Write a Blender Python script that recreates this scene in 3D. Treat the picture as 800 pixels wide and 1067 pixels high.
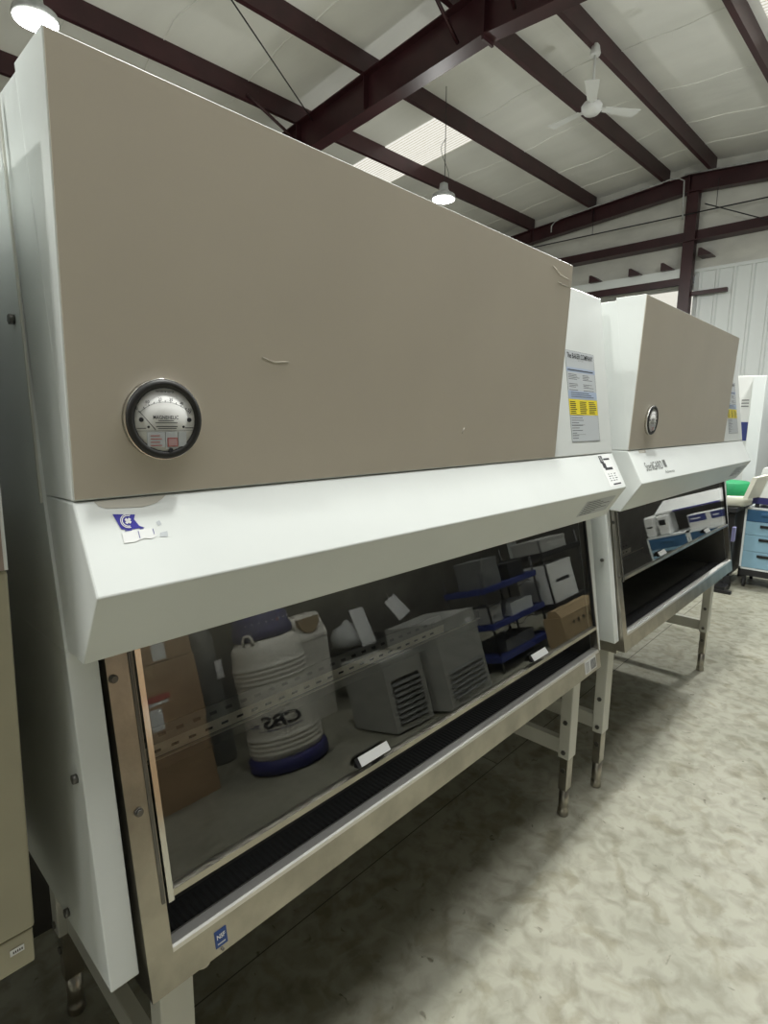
import bpy, bmesh, math, random
from mathutils import Vector, Matrix
random.seed(7)
S = bpy.context.scene
for o in list(bpy.data.objects): bpy.data.objects.remove(o)
COL = S.collection

# ------------------------------------------------------------------ camera, world, light, exposure
cam = bpy.data.cameras.new('camera'); cam_o = bpy.data.objects.new('camera', cam); COL.objects.link(cam_o)
cam.sensor_width = 36.0; cam.sensor_fit = 'AUTO'; cam.lens = 588.61 / 1067 * 36
CR, CU, CF = Vector((.684876, -.728580, .010777)), Vector((.111897, .119776, .986475)), Vector((.720017, .674407, -.163557))
M = Matrix.Identity(4)
for i in range(3):
    M[i][0] = CR[i]; M[i][1] = CU[i]; M[i][2] = -CF[i]
M.translation = Vector((-.281415, -.770699, 1.737451))
cam_o.matrix_world = M
cam.clip_start = .02; cam.clip_end = 200
S.camera = cam_o

W_ = bpy.data.worlds.new('world'); S.world = W_; W_.use_nodes = True
W_.node_tree.nodes['Background'].inputs[0].default_value = (.93, 1, .98, 1)
W_.node_tree.nodes['Background'].inputs[1].default_value = .10
S.view_settings.view_transform = 'Standard'; S.view_settings.look = 'None'
S.view_settings.exposure = 0.0; S.view_settings.gamma = 1; S.view_settings.use_curve_mapping = False
LAMP_W, LAMP_FILL = 125.0, 100.0
al = bpy.data.lights.new('aisle_fill', 'AREA'); al.shape = 'RECTANGLE'; al.size = 12.0; al.size_y = 1.0; al.energy = 235.0; al.color = (.99, 1, .98)
alo = bpy.data.objects.new('aisle_fill', al); COL.objects.link(alo); alo.location = (2.0, -1.15, 6.1)      # added fill light over the aisle, no roof panel stands here
BA = -.0325442                      # the building stands a little askew to the cabinets

# ------------------------------------------------------------------ materials
def mat(name, col, rough=.5, metal=0, var=0, scale=6, bump=0, bscale=40, spec=.5, stretch=None, var_col=None, coat=0):
    m = bpy.data.materials.new(name); m.use_nodes = True
    nt = m.node_tree; b = nt.nodes['Principled BSDF']
    b.inputs['Base Color'].default_value = (*col, 1); b.inputs['Roughness'].default_value = rough
    b.inputs['Metallic'].default_value = metal; b.inputs['Specular IOR Level'].default_value = spec
    if coat: b.inputs['Coat Weight'].default_value = coat
    tc = nt.nodes.new('ShaderNodeTexCoord'); vec = tc.outputs['Object']
    if stretch:
        mp = nt.nodes.new('ShaderNodeMapping'); mp.inputs['Scale'].default_value = stretch
        nt.links.new(vec, mp.inputs[0]); vec = mp.outputs[0]
    if var:
        n = nt.nodes.new('ShaderNodeTexNoise'); n.inputs['Scale'].default_value = scale; n.inputs['Detail'].default_value = 6
        nt.links.new(vec, n.inputs['Vector'])
        r = nt.nodes.new('ShaderNodeValToRGB')
        c2 = var_col or tuple(min(1, c * (1 - var)) for c in col)
        r.color_ramp.elements[0].position = .35; r.color_ramp.elements[1].position = .62
        r.color_ramp.elements[0].color = (*c2, 1); r.color_ramp.elements[1].color = (*col, 1)
        nt.links.new(n.outputs[0], r.inputs[0]); nt.links.new(r.outputs[0], b.inputs['Base Color'])
    if bump:
        n2 = nt.nodes.new('ShaderNodeTexNoise'); n2.inputs['Scale'].default_value = bscale; n2.inputs['Detail'].default_value = 4
        nt.links.new(vec, n2.inputs['Vector'])
        bp = nt.nodes.new('ShaderNodeBump'); bp.inputs['Strength'].default_value = bump; bp.inputs['Distance'].default_value = .02
        nt.links.new(n2.outputs[0], bp.inputs['Height']); nt.links.new(bp.outputs[0], b.inputs['Normal'])
    return m

def emit(name, col, st):
    m = bpy.data.materials.new(name); m.use_nodes = True; nt = m.node_tree; nt.nodes.clear()
    e = nt.nodes.new('ShaderNodeEmission'); o = nt.nodes.new('ShaderNodeOutputMaterial')
    e.inputs[0].default_value = (*col, 1); e.inputs[1].default_value = st
    nt.links.new(e.outputs[0], o.inputs[0]); return m

def glass(name, tint, ior):
    m = bpy.data.materials.new(name); m.use_nodes = True; nt = m.node_tree; nt.nodes.clear()
    t = nt.nodes.new('ShaderNodeBsdfTransparent'); t.inputs[0].default_value = (*tint, 1)
    g = nt.nodes.new('ShaderNodeBsdfGlossy'); g.inputs['Roughness'].default_value = .0; g.inputs[0].default_value = (1, 1, 1, 1)
    f = nt.nodes.new('ShaderNodeFresnel')
    ge = nt.nodes.new('ShaderNodeNewGeometry'); mr = nt.nodes.new('ShaderNodeMapRange'); mr.inputs[3].default_value = ior; mr.inputs[4].default_value = 1 / ior
    nt.links.new(ge.outputs['Backfacing'], mr.inputs[0]); nt.links.new(mr.outputs[0], f.inputs[0])     # thin pane: same reflectance on both faces
    x = nt.nodes.new('ShaderNodeMixShader'); o = nt.nodes.new('ShaderNodeOutputMaterial')
    nt.links.new(f.outputs[0], x.inputs[0]); nt.links.new(t.outputs[0], x.inputs[1]); nt.links.new(g.outputs[0], x.inputs[2])
    nt.links.new(x.outputs[0], o.inputs[0]); return m

MAT = dict(
    white=mat('white_enamel', (.755, .785, .765), .32, var=.05, scale=3),
    leg=mat('leg_enamel', (.66, .655, .59), .4, var=.08, scale=5),
    taupe=mat('taupe_enamel', (.60, .54, .445), .42, var=.05, scale=2.5),
    steel=mat('stainless_steel', (.52, .49, .425), .30, 1, var=.3, scale=9, bump=.05, bscale=60),
    lip=mat('sill_highlight_steel', (.88, .87, .84), .38, 1),
    chrome=mat('chrome', (.78, .78, .76), .12, 1),
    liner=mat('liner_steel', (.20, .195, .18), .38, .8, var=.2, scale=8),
    grille=mat('grille_steel', (.86, .80, .66), .5),
    black=mat('black_plastic', (.012, .012, .013), .4),
    rubber=mat('dark_rubber', (.03, .03, .03), .7),
    slot=mat('slot_shadow', (.008, .008, .008), .9),
    bezel=mat('bezel_black', (.016, .015, .014), .5),
    dial=mat('dial_face', (.82, .82, .80), .5),
    ink=mat('black_ink', (.025, .025, .03), .7),
    paper=mat('white_paper', (.80, .81, .80), .6),
    greypaper=mat('grey_label', (.53, .56, .58), .45),
    bluepaper=mat('pale_blue_label', (.40, .48, .62), .5),
    purple=mat('blue_violet_print', (.035, .03, .30), .45),
    blue=mat('blue_sticker', (.02, .06, .22), .4),
    yellow=mat('yellow_label', (.85, .70, .03), .5),
    red=mat('red_print', (.45, .10, .09), .5),
    pink=mat('faded_red_label', (.50, .32, .32), .5),
    smudge=mat('bare_patch', (.42, .39, .32), .55),
    stainp=mat('worn_primer', (.47, .45, .39), .5),
    scratch=mat('scratch_mark', (.55, .52, .45), .6),
    maroon=mat('maroon_steel', (.048, .014, .017), .42, var=.3, scale=3),
    insul=mat('roof_insulation', (.86, .86, .82), .55, var=.10, scale=1.2, bump=.5, bscale=3, stretch=(1, .35, 1)),
    wallin=mat('wall_insulation', (.72, .72, .66), .6, var=.18, scale=2, bump=.6, bscale=4, stretch=(1, .7, 1.4)),
    wallmetal=mat('white_wall_metal', (.78, .82, .81), .45),
    galv=mat('galvanised', (.62, .64, .63), .4, .3, var=.3, scale=12),
    fanm=mat('fan_enamel', (.70, .71, .70), .4),
    cream=mat('cream_enamel', (.42, .39, .28), .5, var=.12, scale=4),
    brownpanel=mat('brown_panel', (.30, .235, .20), .5),
    card=mat('cardboard', (.42, .28, .165), .8, var=.12, scale=5),
    tape=mat('packing_tape', (.50, .36, .22), .35),
    dewar=mat('dewar_enamel', (.74, .72, .64), .4, var=.06),
    navy=mat('navy_plastic', (.035, .035, .16), .45),
    navy_ring=mat('dewar_base_blue', (.025, .027, .17), .5, var=.3, scale=12),
    greymach=mat('machine_grey', (.40, .40, .37), .5, var=.08),
    greydark=mat('dark_machine_grey', (.16, .165, .16), .5),
    rackblue=mat('rack_blue', (.03, .045, .19), .45),
    blk_steel=mat('black_steel', (.022, .022, .024), .45),
    box_white=mat('white_appliance', (.74, .75, .73), .45),
    dblue=mat('dark_blue_drawer', (.035, .11, .22), .4),
    lblue=mat('pale_blue_drawer', (.28, .47, .60), .4),
    cartframe=mat('cart_frame', (.80, .84, .84), .4),
    green=mat('green_lid', (.015, .30, .11), .6),
    creamdev=mat('cream_device', (.76, .75, .64), .45),
    lav=mat('lavender_tag', (.36, .36, .66), .5),
    kraft=mat('kraft_brown', (.33, .24, .13), .7),
    clear=mat('frosted_plastic', (.62, .64, .63), .25),
    dirt=mat('dark_clutter', (.05, .045, .06), .6),
    light_screen=mat('dark_screen', (.07, .066, .06), .7, var=.3, scale=3),
    joint=mat('floor_joint', (.10, .095, .08), .9),
    wire=mat('cable', (.03, .03, .03), .6),
    glass=glass('sash_glass', (.93, .94, .92), 1.62),
    lens=emit('lamp_lens', (1, .99, .95), 40),
    sky=None,
)
def skylight_mat():
    m = emit('skylight_panel', (1, .98, .88), .9); nt = m.node_tree
    e = [n for n in nt.nodes if n.type == 'EMISSION'][0]
    tc = nt.nodes.new('ShaderNodeTexCoord'); w = nt.nodes.new('ShaderNodeTexWave'); w.inputs['Scale'].default_value = 5.0
    w.bands_direction = 'X'; w.inputs['Distortion'].default_value = 1.2; w.inputs['Detail Scale'].default_value = 6; w.inputs['Detail'].default_value = 4
    nt.links.new(tc.outputs['Object'], w.inputs['Vector'])
    r = nt.nodes.new('ShaderNodeValToRGB'); r.color_ramp.elements[0].color = (.62, .58, .42, 1); r.color_ramp.elements[1].color = (1, .98, .9, 1)
    r.color_ramp.elements[1].position = .35
    nt.links.new(w.outputs[0], r.inputs[0]); nt.links.new(r.outputs[0], e.inputs[0]); return m
MAT['sky'] = skylight_mat()

def concrete():
    m = bpy.data.materials.new('polished_concrete'); m.use_nodes = True; nt = m.node_tree; b = nt.nodes['Principled BSDF']
    tc = nt.nodes.new('ShaderNodeTexCoord')
    def noise(sc, det, dist=0):
        n = nt.nodes.new('ShaderNodeTexNoise'); n.inputs['Scale'].default_value = sc; n.inputs['Detail'].default_value = det
        n.inputs['Distortion'].default_value = dist; nt.links.new(tc.outputs['Object'], n.inputs['Vector']); return n
    def ramp(src, p0, c0, p1, c1):
        r = nt.nodes.new('ShaderNodeValToRGB'); r.color_ramp.elements[0].position = p0; r.color_ramp.elements[1].position = p1
        r.color_ramp.elements[0].color = (*c0, 1); r.color_ramp.elements[1].color = (*c1, 1); nt.links.new(src, r.inputs[0]); return r
    def mul(a, b_, f=1):
        x = nt.nodes.new('ShaderNodeMix'); x.data_type = 'RGBA'; x.blend_type = 'MULTIPLY'; x.inputs[0].default_value = f
        nt.links.new(a, x.inputs[6]); nt.links.new(b_, x.inputs[7]); return x.outputs[2]
    base = ramp(noise(2.4, 12, .3).outputs[0], .30, (.31, .305, .24), .70, (.39, .38, .31))
    mott = ramp(noise(15, 14, .5).outputs[0], .30, (.66, .65, .61), .58, (1, 1, 1))
    spots = ramp(noise(22, 4, .8).outputs[0], .25, (.40, .38, .33), .33, (1, 1, 1))
    strk = ramp(noise(6.5, 15, .8).outputs[0], .36, (.80, .78, .72), .46, (1, 1, 1))
    c = mul(mul(mul(base.outputs[0], mott.outputs[0]), spots.outputs[0]), strk.outputs[0])
    nt.links.new(c, b.inputs['Base Color'])
    rr = nt.nodes.new('ShaderNodeMapRange'); rr.inputs[3].default_value = .38; rr.inputs[4].default_value = .62
    nt.links.new(noise(3, 6).outputs[0], rr.inputs[0]); nt.links.new(rr.outputs[0], b.inputs['Roughness'])
    bp = nt.nodes.new('ShaderNodeBump'); bp.inputs['Strength'].default_value = .12; bp.inputs['Distance'].default_value = .01
    nt.links.new(noise(30, 5).outputs[0], bp.inputs['Height']); nt.links.new(bp.outputs[0], b.inputs['Normal'])
    return m
MAT['floor'] = concrete()

# ------------------------------------------------------------------ mesh helpers
class MB:
    def __init__(s): s.bm = bmesh.new(); s.mi = 0; s.smooth = False
    def face(s, vs):
        try:
            f = s.bm.faces.new(vs); f.material_index = s.mi; f.smooth = s.smooth; return f
        except ValueError: return None
    def box(s, x0, x1, y0, y1, z0, z1, bev=0):
        n0 = set(s.bm.verts)
        p = [(x0, y0, z0), (x1, y0, z0), (x1, y1, z0), (x0, y1, z0), (x0, y0, z1), (x1, y0, z1), (x1, y1, z1), (x0, y1, z1)]
        v = [s.bm.verts.new(q) for q in p]
        fs = [s.face([v[i] for i in q]) for q in ((0, 3, 2, 1), (4, 5, 6, 7), (0, 1, 5, 4), (1, 2, 6, 5), (2, 3, 7, 6), (3, 0, 4, 7))]
        if bev:
            es = list({e for f in fs for e in f.edges})
            r = bmesh.ops.bevel(s.bm, geom=es, offset=bev, segments=2, affect='EDGES', profile=.5)
            for f in r['faces']: f.material_index = s.mi
        return s
    def prism(s, prof, a0, a1, axis='x', bev=0):
        def P(p, a):
            return (a, p[0], p[1]) if axis == 'x' else (p[0], a, p[1]) if axis == 'y' else (p[0], p[1], a)
        A = [s.bm.verts.new(P(p, a0)) for p in prof]; B = [s.bm.verts.new(P(p, a1)) for p in prof]
        n = len(prof); fs = [s.face(A[::-1]), s.face(B)]
        for i in range(n): fs.append(s.face([A[i], A[(i + 1) % n], B[(i + 1) % n], B[i]]))
        fs = [f for f in fs if f]
        if bev:
            es = list({e for f in fs for e in f.edges})
            r = bmesh.ops.bevel(s.bm, geom=es, offset=bev, segments=2, affect='EDGES', profile=.5)
            for f in r['faces']: f.material_index = s.mi
        return s
    def hexa(s, p):        # eight corners: bottom ring then top ring
        v = [s.bm.verts.new(q) for q in p]
        for q in ((3, 2, 1, 0), (4, 5, 6, 7), (0, 1, 5, 4), (1, 2, 6, 5), (2, 3, 7, 6), (3, 0, 4, 7)): s.face([v[i] for i in q])
        return s
    def cyl(s, p0, p1, r, r2=None, seg=20, cap=True):
        p0, p1 = Vector(p0), Vector(p1); r2 = r if r2 is None else r2
        d = (p1 - p0).normalized(); a = d.orthogonal().normalized(); b = d.cross(a)
        A = []; B = []
        for i in range(seg):
            t = 2 * math.pi * i / seg; e = a * math.cos(t) + b * math.sin(t)
            A.append(s.bm.verts.new(p0 + e * r)); B.append(s.bm.verts.new(p1 + e * r2))
        sm = s.smooth; s.smooth = True
        for i in range(seg): s.face([A[i], A[(i + 1) % seg], B[(i + 1) % seg], B[i]])
        s.smooth = sm
        if cap: s.face(A[::-1]); s.face(B)
        return s
    def lathe(s, prof, c=(0, 0, 0), seg=40, axis=Vector((0, 0, 1)), up=None):
        c = Vector(c); d = Vector(axis).normalized(); a = d.orthogonal().normalized(); b = d.cross(a); rings = []
        for (r, z) in prof:
            rings.append([s.bm.verts.new(c + d * z + (a * math.cos(2 * math.pi * i / seg) + b * math.sin(2 * math.pi * i / seg)) * max(r, 1e-5)) for i in range(seg)])
        sm = s.smooth; s.smooth = True
        for k in range(len(rings) - 1):
            for i in range(seg): s.face([rings[k][i], rings[k][(i + 1) % seg], rings[k + 1][(i + 1) % seg], rings[k + 1][i]])
        s.smooth = sm
        s.face(rings[0][::-1]); s.face(rings[-1]); return s
    def tube(s, pts, r, seg=8):
        pts = [Vector(p) for p in pts]; rings = []
        n = None
        for i, p in enumerate(pts):
            d = (pts[min(i + 1, len(pts) - 1)] - pts[max(i - 1, 0)]).normalized()
            if n is None: n = d.orthogonal().normalized()
            n = (n - d * n.dot(d)).normalized(); b = d.cross(n)
            rings.append([s.bm.verts.new(p + (n * math.cos(2 * math.pi * k / seg) + b * math.sin(2 * math.pi * k / seg)) * r) for k in range(seg)])
        sm = s.smooth; s.smooth = True
        for k in range(len(rings) - 1):
            for i in range(seg): s.face([rings[k][i], rings[k][(i + 1) % seg], rings[k + 1][(i + 1) % seg], rings[k + 1][i]])
        s.smooth = sm; s.face(rings[0][::-1]); s.face(rings[-1]); return s
    def plate(s, O, R, U, w, h, t=.0006):
        """thin rectangular sheet lying on a surface: corner O, unit right R, unit up U"""
        O, R, U = Vector(O), Vector(R).normalized(), Vector(U).normalized(); N = R.cross(U)
        q = [O, O + R * w, O + R * w + U * h, O + U * h]
        return s.hexa([*q, *[p + N * t for p in q]])

ORI = {}
def finish(mb, name, mats, parent=None, smooth=None):
    bm = mb.bm
    bmesh.ops.recalc_face_normals(bm, faces=bm.faces)
    if parent is not None and parent in ORI:
        bmesh.ops.translate(bm, verts=bm.verts, vec=-ORI[parent])
    me = bpy.data.meshes.new(name); bm.to_mesh(me); bm.free()
    o = bpy.data.objects.new(name, me); COL.objects.link(o)
    for m in (mats if isinstance(mats, (list, tuple)) else [mats]): me.materials.append(MAT[m] if isinstance(m, str) else m)
    if parent is not None:
        o.parent = parent; ORI[o] = ORI.get(parent, Vector())
    return o
def thing(name, label, cat, loc, group=None):
    o = bpy.data.objects.new(name, None); COL.objects.link(o); o.location = loc; o.empty_display_size = .1
    o['label'] = label; o['category'] = cat
    if group: o['group'] = group
    ORI[o] = Vector(loc); return o
def tag(o, label, cat, group=None):
    o['label'] = label; o['category'] = cat
    if group: o['group'] = group
    return o
def struct(o):
    o['kind'] = 'structure'; return o
def rotz(o, deg): o.rotation_euler = (0, 0, math.radians(deg)); return o

def text(name, body, O, R, U, w, h, m, parent, t=.0005, shear=0, bold=0, flip=False):
    """lettering as a thin solid mesh, fitted to w x h on the plane O,R,U"""
    cu = bpy.data.curves.new('t', 'FONT'); cu.body = body; cu.shear = shear; cu.offset = bold; cu.resolution_u = 3
    to = bpy.data.objects.new('t', cu); COL.objects.link(to)
    dg = bpy.context.evaluated_depsgraph_get(); dg.update()
    me = bpy.data.meshes.new_from_object(to.evaluated_get(dg)); bpy.data.objects.remove(to); bpy.data.curves.remove(cu)
    bm = bmesh.new(); bm.from_mesh(me); bpy.data.meshes.remove(me)
    xs = [v.co.x for v in bm.verts]; ys = [v.co.y for v in bm.verts]
    x0, x1, y0, y1 = min(xs), max(xs), min(ys), max(ys)
    O, R, U = Vector(O), Vector(R).normalized(), Vector(U).normalized(); N = R.cross(U)
    for v in bm.verts:
        v.co = O + R * ((v.co.x - x0) / (x1 - x0) * w) + U * ((v.co.y - y0) / (y1 - y0) * h) + N * t
    for f in bm.faces: f.material_index = 0
    mb = MB(); mb.bm.free(); mb.bm = bm
    return finish(mb, name, m, parent)

# ================================================================== THE SETTING (building coordinates u, w, z turned by BA)
def bobj(mb, name, mats):
    o = finish(mb, name, mats); o.rotation_euler = (0, 0, BA); return struct(o)
U0, U1, WB, WF, RIDGE = -7.0, 12.42, 10.2, -8.0, 3.43
ZL = lambda w: 6.412 - .0785 * abs(w - RIDGE)       # underside of a purlin
ZR = lambda w: ZL(w) + .26                           # underside of the roof sheet

m = MB(); m.box(-9, 14, -10, 12, -.2, 0); fl = struct(finish(m, 'floor', 'floor'))
m = MB()
m.box(-7, 12.3, .598, .602, -.003, .0008); m.box(-7, 12.3, -4.2, -4.196, -.003, .0008); m.box(2.05, 2.054, .604, 10, -.003, .0012)
struct(finish(m, 'trim_1', 'joint'))
# roof
m = MB(); m.prism([(WF, ZR(WF)), (RIDGE, ZR(RIDGE)), (WB, ZR(WB)), (WB, ZR(WB) + .1), (RIDGE, ZR(RIDGE) + .1), (WF, ZR(WF) + .1)], U0, 14.5)
ceil = bobj(m, 'ceiling', 'insul')
# sagging insulation seams across the bays
rnd = random.Random(3)
m = MB()
for u in (1.2, 2.4, 3.4, 4.6, 6.5, 7.9, 9.3, 10.6, 11.6):
    pts = []
    for i in range(60):
        w = 9.9 - i * .19
        pts.append((u + .05 * math.sin(w * 2.1 + u) + .02 * math.sin(w * 7 + u * 3), w, ZR(w) - .004))
    m.tube(pts, .009, 6)
bobj(m, 'trim_2', 'insul')
# purlins: lipped channels running along u
for k, w in enumerate((8.35, 6.85, 5.35, 3.85, 3.02, 1.53, .03, -1.47, -2.97, -4.47, -5.97)):
    z = ZL(w); m = MB(); t = .012; f = .07; H = ZR(w) - z - .002
    m.prism([(w, z), (w + f, z), (w + f, z + .025), (w + f - t, z + .025), (w + f - t, z + t), (w + t, z + t), (w + t, z + H - t), (w + f, z + H - t), (w + f, z + H), (w, z + H)], U0, 12.3)
    for u in (4.55, 4.75): m.cyl((u, w - .004, z + .07), (u, w + .001, z + .07), .012, seg=8).cyl((u, w - .004, z + .17), (u, w + .001, z + .17), .012, seg=8)
    bobj(m, 'roof_purlin', 'maroon')
# rafters (tapered I sections under the purlins)
def rafter(u, d0, d1, name, hw=.1):
    m = MB()
    for (wa, wb) in ((WF, RIDGE), (RIDGE, WB)):
        da, db = (d0, d1) if wa == WF else (d1, d0)
        ta, tb = ZL(wa) - .003, ZL(wb) - .003; ba, bb = ta - da, tb - db
        def bar(ua, ub, za0, za1, zb0, zb1):
            m.hexa([(ua, wa, za0), (ub, wa, za0), (ub, wb, zb0), (ua, wb, zb0), (ua, wa, za1), (ub, wa, za1), (ub, wb, zb1), (ua, wb, zb1)])
        bar(u - hw, u + hw, ta - .014, ta, tb - .014, tb); bar(u - hw, u + hw, ba, ba + .014, bb, bb + .014)
        bar(u - .006, u + .006, ba + .014, ta - .014, bb + .014, tb - .014)
    # ridge splice plates, stiffeners
    zt = ZL(RIDGE) - .003
    m.box(u - hw, u + hw, RIDGE - .014, RIDGE + .014, zt - d1 - .05, zt - .01)
    for w in (5.35, 6.85, 8.35): m.box(u - hw, u + hw, w - .006, w + .006, ZL(w) - d0 - .02, ZL(w) - .01)
    bobj(m, name, 'maroon')
rafter(5.5, .42, .50, 'roof_rafter'); rafter(12.22, .28, .31, 'roof_rafter', .09); rafter(-1.2, .42, .50, 'roof_rafter')
# flange braces and a ridge gusset at the near rafter
m = MB()
for (pa, pb) in (((4.55, 6.83, 6.2), (5.42, 6.75, 5.80)), ((4.95, 3.83, 6.38), (5.44, 3.80, 5.98)), ((5.05, 3.0, 6.40), (5.44, 3.05, 6.0))):
    m.tube([pa, pb], .022, 4)
bobj(m, 'flange_brace', 'maroon')
# tie rods
for k, (pa, pb) in enumerate((((3.0, 5.05, 6.18), (5.48, 6.55, 6.10)), ((4.3, 7.6, 6.05), (5.45, 7.0, 6.0)))):
    m = MB(); m.tube([pa, pb], .009, 6); bobj(m, 'tie_rod', 'blk_steel')
# end wall
m = MB(); m.box(U1, U1 + .08, RIDGE, WB, 4.72, 7.0); m.box(U1, U1 + .08, WF, RIDGE, 4.62, 7.0); bobj(m, 'wall_end', 'wallin')
m = MB()                                       # ribbed sheet metal, right of the post
m.box(U1 - .02, U1 + .03, WF, 3.25, 0, 4.64); w = WF
while w < 3.2:
    m.prism([(U1 - .02, w), (U1 - .045, w + .025), (U1 - .045, w + .06), (U1 - .02, w + .085)], 0, 4.64, 'z'); w += .30
m.box(U1 - .06, U1 - .02, WF, 3.25, 4.64, 4.70)
bobj(m, 'wall_end_sheet', 'wallmetal')
m = MB(); m.box(U1, U1 + .08, 3.45, WB, 0, 3.6); bobj(m, 'wall_end_low', 'wallin')
m = MB(); m.box(12.17, 12.33, 3.25, 3.46, 0, 6.08); bobj(m, 'end_post', 'maroon')
m = MB(); m.box(12.26, 12.40, WF, WB, 5.20, 5.40); m.box(12.12, 12.40, WF, WB, 5.19, 5.205); bobj(m, 'wall_girt', 'maroon')
m = MB(); m.box(12.24, 12.34, 3.46, 6.6, 4.42, 4.55); m.box(12.24, 12.34, 2.62, 3.25, 4.19, 4.26); bobj(m, 'wall_girt', 'maroon')
m = MB(); m.box(12.22, 12.36, 3.46, 6.6, 4.55, 4.72); bobj(m, 'trim_3', 'wallmetal')
for w in (5.22, 4.36, 3.72, 3.05):
    m = MB(); z = 4.715 if w > 3.4 else 4.88
    m.prism([(w + .10, z), (w - .14, z), (w - .12, z + .03), (w + .05, z + .15), (w + .10, z + .15)], 12.12, 12.42, 'x'); bobj(m, 'girt_stub', 'maroon')
m = MB(); m.tube([(12.1, 7.0, 5.72), (12.1, -8, 5.55)], .012, 6)
for w in (6.75, 5.3, 2.9, 1.0): m.tube([(12.1, w, 5.65 + .01 * w), (12.1, w, 6.2)], .006, 5)
bobj(m, 'tie_rod', 'blk_steel')
m = MB(); m.tube([(12.1, 3.1, 5.8), (12.1, -2.0, 3.3)], .010, 6); bobj(m, 'tie_rod', 'blk_steel')
# conduit along the far rafter
m = MB()
m.tube([(12.08, 6.28, 5.95), (12.08, 6.28, 6.08), (12.08, 6.2, 6.16), (12.08, 6.05, 6.20), (12.08, 3.75, 6.39), (12.08, 3.6, 6.37), (12.08, 3.5, 6.30), (12.08, 3.47, 5.6)], .014, 6)
m.tube([(12.08, 3.5, 6.41), (12.08, 1.9, 6.27), (12.08, -6, 5.7)], .014, 6)
bobj(m, 'conduit', 'galv')
# lean-to seen through the gap under the beam, with a lit roof panel
m = MB(); m.prism([(12.5, 4.42), (15.5, 4.15), (15.5, 4.2), (12.5, 4.47)], 3.3, 8, 'y'); bobj(m, 'ceiling_annex', 'insul')
m = MB(); m.prism([(12.7, 4.39), (15.0, 4.18), (15.0, 4.185), (12.7, 4.395)], 3.4, 4.3, 'y'); bobj(m, 'window_3', 'sky')
# translucent roof panels
def skyl(u0, u1, wa, wb, name):
    m = MB(); e = .012
    m.hexa([(u0, wa, ZR(wa) - e), (u1, wa, ZR(wa) - e), (u1, wb, ZR(wb) - e), (u0, wb, ZR(wb) - e), (u0, wa, ZR(wa) - e / 2), (u1, wa, ZR(wa) - e / 2), (u1, wb, ZR(wb) - e / 2), (u0, wb, ZR(wb) - e / 2)])
    bobj(m, name, 'sky')
skyl(7.3, 8.3, 5.55, 9.6, 'window_1'); skyl(7.75, 8.75, -3.0, 1.42, 'window_2')
# the remaining walls of the hall
m = MB(); m.box(U0, U1, WB, WB + .1, 0, ZR(WB)); bobj(m, 'wall_back', 'dirt')
m = MB(); m.box(U0, U1, WF - .1, WF, 0, 2.6); bobj(m, 'wall_front', 'wallin')          # left open above to let world light in
m = MB(); m.box(U0 - .1, U0, WF, WB, 0, 2.6); bobj(m, 'wall_near', 'wallin')  # cut low as well, so world light enters above

m = MB(); m.box(-4, 5.0, 1.2, 1.28, 0, 1.7); bobj(m, 'added_light_screen', 'light_screen')  # unseen screen added behind the cabinets, keeps light off the floor beneath
m = MB(); m.box(-3, 9.5, -4.75, -4.65, 0, 1.9); bobj(m, 'added_light_screen', 'light_screen')  # added screen across the aisle, darkens the sash reflection and blocks low light
m = MB(); m.box(7.35, 7.42, -3.2, .1, 0, 1.45); bobj(m, 'added_light_screen', 'light_screen')  # added screen behind the carts, darkens what the far sash reflects

# ================================================================== CEILING FAN and LAMPS
def B(u, w, z): return Vector((u * math.cos(BA) - w * math.sin(BA), u * math.sin(BA) + w * math.cos(BA), z))
p = B(7.22, 3.02, 5.68)
fan = thing('ceiling_fan', 'white three-blade ceiling fan hanging from a roof purlin', 'fan', p)
m = MB(); m.lathe([(.06, 0), (.065, .02), (.05, .10), (.03, .13)], p + Vector((0, 0, .60))); finish(m, 'canopy', 'fanm', fan)
m = MB(); m.cyl(p + Vector((0, 0, .05)), p + Vector((0, 0, .62)), .014); finish(m, 'downrod', 'fanm', fan)
m = MB(); m.lathe([(.02, -.075), (.09, -.07), (.125, -.03), (.13, .02), (.10, .06), (.03, .08)], p); finish(m, 'motor', 'fanm', fan)
tips = (B(7.31, 3.56, 5.70), B(7.81, 2.63, 5.70), B(6.74, 2.79, 5.70))
for tp in tips:
    d = (tp - p); d.z = 0; d.normalize(); d2 = d.cross(Vector((0, 0, 1))); m = MB(); z = p.z + .01
    q = []
    for (a, hw, tilt) in ((.17, .055, .005), (.64, .085, .007)):
        q.append((a, hw, tilt))
    (a0, h0, t0), (a1, h1, t1) = q
    P = lambda a, s, zz: p + d * a + d2 * s + Vector((0, 0, zz))
    m.hexa([P(a0, -h0, -t0), P(a1, -h1, -t1), P(a1, h1, t1), P(a0, h0, t0), P(a0, -h0, -t0 + .006), P(a1, -h1, -t1 + .006), P(a1, h1, t1 + .006), P(a0, h0, t0 + .006)])
    bl = finish(m, 'blade', 'fanm', fan)
    m = MB(); m.hexa([P(.08, -.02, -.004), P(.24, -.03, -.004), P(.24, .03, .004), P(.08, .02, .004), P(.08, -.02, 0), P(.24, -.03, 0), P(.24, .03, .008), P(.08, .02, .008)])
    finish(m, 'blade_arm', 'fanm', bl)

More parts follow.
